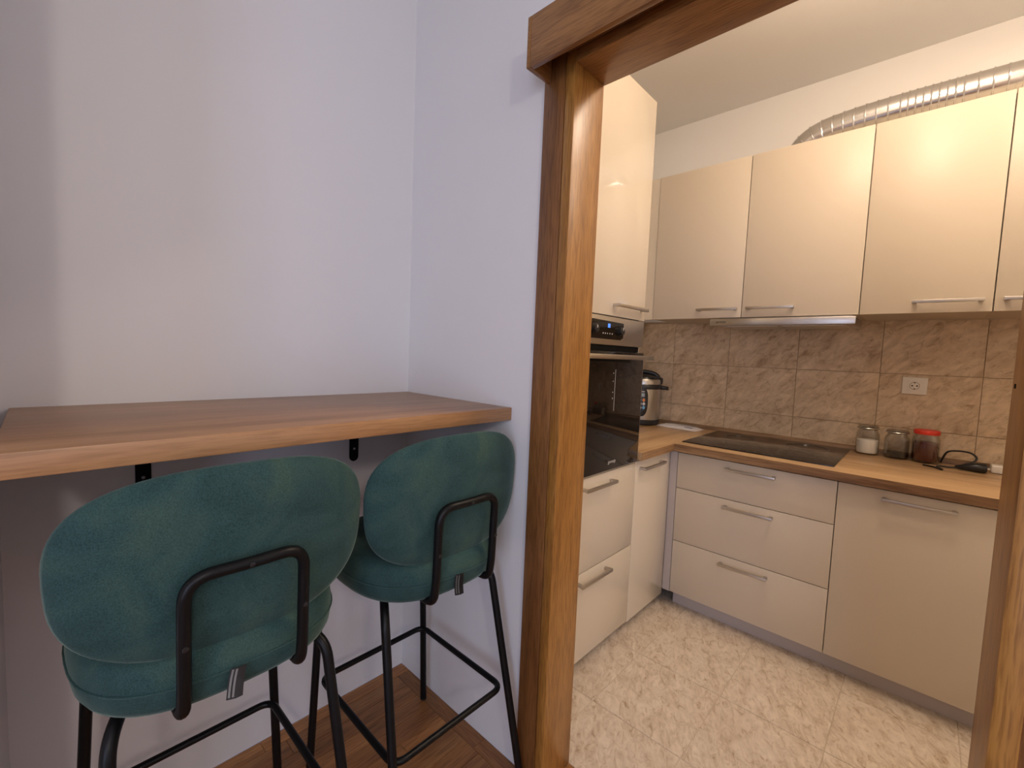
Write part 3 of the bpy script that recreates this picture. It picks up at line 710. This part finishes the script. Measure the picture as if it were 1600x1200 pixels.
# ---------------------------------------------------------------- bar stools
def sgnpow(v, p): return math.copysign(abs(v) ** p, v)
def make_stool(label):
    st = thing('bar_stool', (0, 0, 0), label, 'stool', 'green velvet bar stools at the bar shelf')
    # seat cushion: superellipse plan, rounded edge, slight crown
    mb = MB(); rows = []; n = 64; zb, zt = .672, .772
    prof = [(.55, zb), (.90, zb), (.955, zb + .004), (.985, zb + .016), (1.0, zb + .038), (1.0, zb + .056), (.985, zt - .018), (.95, zt - .006), (.88, zt), (.6, zt + .005), (.25, zt + .007)]
    def plan(f, z):
        r = []
        for i in range(n):
            a = 2 * PI * i / n; ca, sa = math.cos(a), math.sin(a)
            hx = .222; hy = .212
            ex = sgnpow(ca, 2 / 2.7) * hx * f; ey = sgnpow(sa, 2 / 2.7) * hy * f
            ex *= 1 + .03 * (ey / hy)
            r.append((ex, ey - .012, z))
        return r
    vv = mb.grid([plan(f, z) for f, z in prof], close_u=True); mb.cap(vv[0], True); mb.cap(vv[-1])
    seat = mb.build('seat', m_velvet, st, smooth=70)
    T([(x * 1.004, (y + .012) * 1.004 - .012, z) for x, y, z in plan(1.0, zb + .047)], .0022, n=6, closed=True).build('seat_seam', m_velvet, seat)
    # curved backrest pad
    mb = MB(); Z0, HZ = .918, .164; HW = .249; TH = .027
    def bpt(f, a, side):
        ca, sa = math.cos(a), math.sin(a)
        x = sgnpow(ca, 2 / 2.75) * HW * f; zz_ = sgnpow(sa, 2 / 2.8) * HZ * f
        x *= 1 + .035 * (zz_ / HZ)
        th = TH * (1 - f ** 5) ** .5 if f < 1 else 0
        y = -.201 + .62 * x * x - .012 * (zz_ / .3) + side * th
        return (x, y, Z0 + zz_)
    fs = [.08, .3, .55, .75, .88, .95, .985, 1.0]; n = 72
    rows = [[bpt(f, 2 * PI * i / n, -1) for i in range(n)] for f in fs] + [[bpt(f, 2 * PI * i / n, 1) for i in range(n)] for f in fs[-2::-1]]
    vv = mb.grid(rows, close_u=True); mb.cap(vv[0], True); mb.cap(vv[-1])
    mb.build('backrest', m_velvet, st, smooth=80)
    # U-shaped back support
    ty = -.236; hw = .094
    base_ = [(-hw, -.10, .664), (-hw, ty + .008, .674), (-hw, ty, .72), (-hw, ty - .006, .913), (hw, ty - .006, .913), (hw, ty, .72), (hw, ty + .008, .674), (hw, -.10, .664)]
    pts = fillet(base_, .042, 8)
    pts = [Vector((p.x, p.y + .6 * (p.x * p.x - hw * hw) * (1 if p.z > .8 else 0), p.z)) for p in pts]
    # densify top bar
    dens = []
    for a, b in zip(pts, pts[1:]):
        m = max(1, int((b - a).length / .02))
        for q in range(m): dens.append(a.lerp(b, q / m))
    dens.append(pts[-1])
    dens = [Vector((p.x, ty - .006 + .6 * (p.x ** 2 - hw ** 2), p.z)) if p.z > .88 else p for p in dens]
    bf = T(dens, .0105, n=12).build('back_frame', m_black, st)
    for x, y, z in ((0, ty - .006 - .6 * hw * hw - .0100, .913), (-hw, ty - .003 - .0100, .80), (hw, ty - .003 - .0100, .80)):
        k = MB().lathe([(.0048, 0), (.0042, .0016), (.0005, .002)], (0, 0, 0), 12)
        bmesh.ops.transform(k.bm, matrix=Matrix.Translation((x, y, z)) @ Matrix.Rotation(PI / 2, 4, 'X'), verts=k.bm.verts[:])
        k.build('screw', m_bplas, bf)
    # legs
    a0, f0, b0, a1, f1, b1, ZS = .209, .205, -.287, .182, .197, -.159, .60
    def lp(sx_, front, z):
        q = z / ZS; a = a0 * (1 - q) + a1 * q; yy = (f0 * (1 - q) + f1 * q) if front else (b0 * (1 - q) + b1 * q)
        return Vector((sx_ * a, yy, z))
    for sx_ in (-1, 1):
        for front in (True, False):
            top = lp(sx_, front, .640); inn = Vector((top.x * .80, top.y * (.78 if front else .55), .664))
            pts = fillet([lp(sx_, front, .004), top, inn], .055, 8)
            lg = T(pts, .0112, n=12).build('leg', m_black, st)
            T([lp(sx_, front, .0), lp(sx_, front, .006)], .0118, n=12).build('foot_cap', m_bplas, lg)
    # footrest ring
    zr = .296; c4 = [lp(-1, True, zr), lp(1, True, zr), lp(1, False, zr), lp(-1, False, zr)]
    inset = [Vector((p.x - math.copysign(.012, p.x), p.y - math.copysign(.012, p.y), zr)) for p in c4]
    T(fillet(inset, .035, 7, closed=True), .0088, n=10, closed=True).build('footrest', m_black, st)
    # care tag sewn under the rear of the seat
    tg = MB(); rows = []
    for i in range(7):
        q = i / 6; rows.append([(-.026 + d - .010 * q, -.2245 - .004 - .012 * q * q - (.006 if d else 0), .722 - .046 * q) for d in (0, .013, .024)])
    tg.grid(rows); bmesh.ops.solidify(tg.bm, geom=tg.bm.faces[:], thickness=.0008)
    tg = tg.build('care_tag', m_tag, st)
    for d0 in (.002, .0075):
        mb = MB(); mb.grid([[(-.026 + d0 + d - .010 * q, -.2245 - .0048 - .012 * q * q - (.006 * (d0 + d) / .013), .720 - .040 * q) for d in (0, .003)] for q in (0, .33, .66, 1)])
        bmesh.ops.solidify(mb.bm, geom=mb.bm.faces[:], thickness=.0006)
        mb.build('tag_print', m_tagw, tg)
    return st
def dup(o, parent=None):
    c = o.copy(); COL.objects.link(c)
    if parent: c.parent = parent
    for ch in list(o.children): dup(ch, c)
    return c
s1 = make_stool('nearer green velvet bar stool, left one, large in the foreground')
s2 = dup(s1)
s1.location = (-.755, -.413, 0); s1.rotation_euler.z = .009
s2.location = (-.254, -.423, 0); s2.rotation_euler.z = .004
s2['label'] = 'farther green velvet bar stool, right one, close to the white wall'

# ---------------------------------------------------------------- lamp fixtures (out of view; second kitchen lamp and dining pendant are added)
def lamp(name, x, y, label, drop):
    l = thing(name, (x, y, CEIL), label, 'lamp')
    MB().lathe([(.004, 0), (.09, 0), (.10, -.008), (.10, -.022), (.09, -.03), (.004, -.03)], (x, y, CEIL - .0005), 32).build('lamp_base', m_winf, l)
    if drop: T([(x, y, CEIL - .03), (x, y, CEIL - drop)], .012, n=12).build('lamp_stem', m_steel, l)
lamp('ceiling_lamp', 1.225, -2.25, 'round white ceiling lamp of the kitchen, nearer the worktop', 0)
lamp('ceiling_lamp', .72, -1.42, 'added round white fill lamp on the kitchen ceiling, nearer the doorway', 0)
pl = thing('added_pendant_lamp', (-1.58, -2.95, CEIL), 'small white pendant added to carry the lowered dining light behind the camera', 'lamp')
T([(-1.58, -2.95, CEIL), (-1.58, -2.95, 2.30)], .004, n=8).build('cable', m_bplas, pl)
MB().lathe([(.008, .12), (.03, .118), (.05, .08), (.055, 0), (.052, 0), (.046, .075), (.008, .11)], (-1.58, -2.95, 2.185), 28).build('lamp_shade', m_winf, pl)
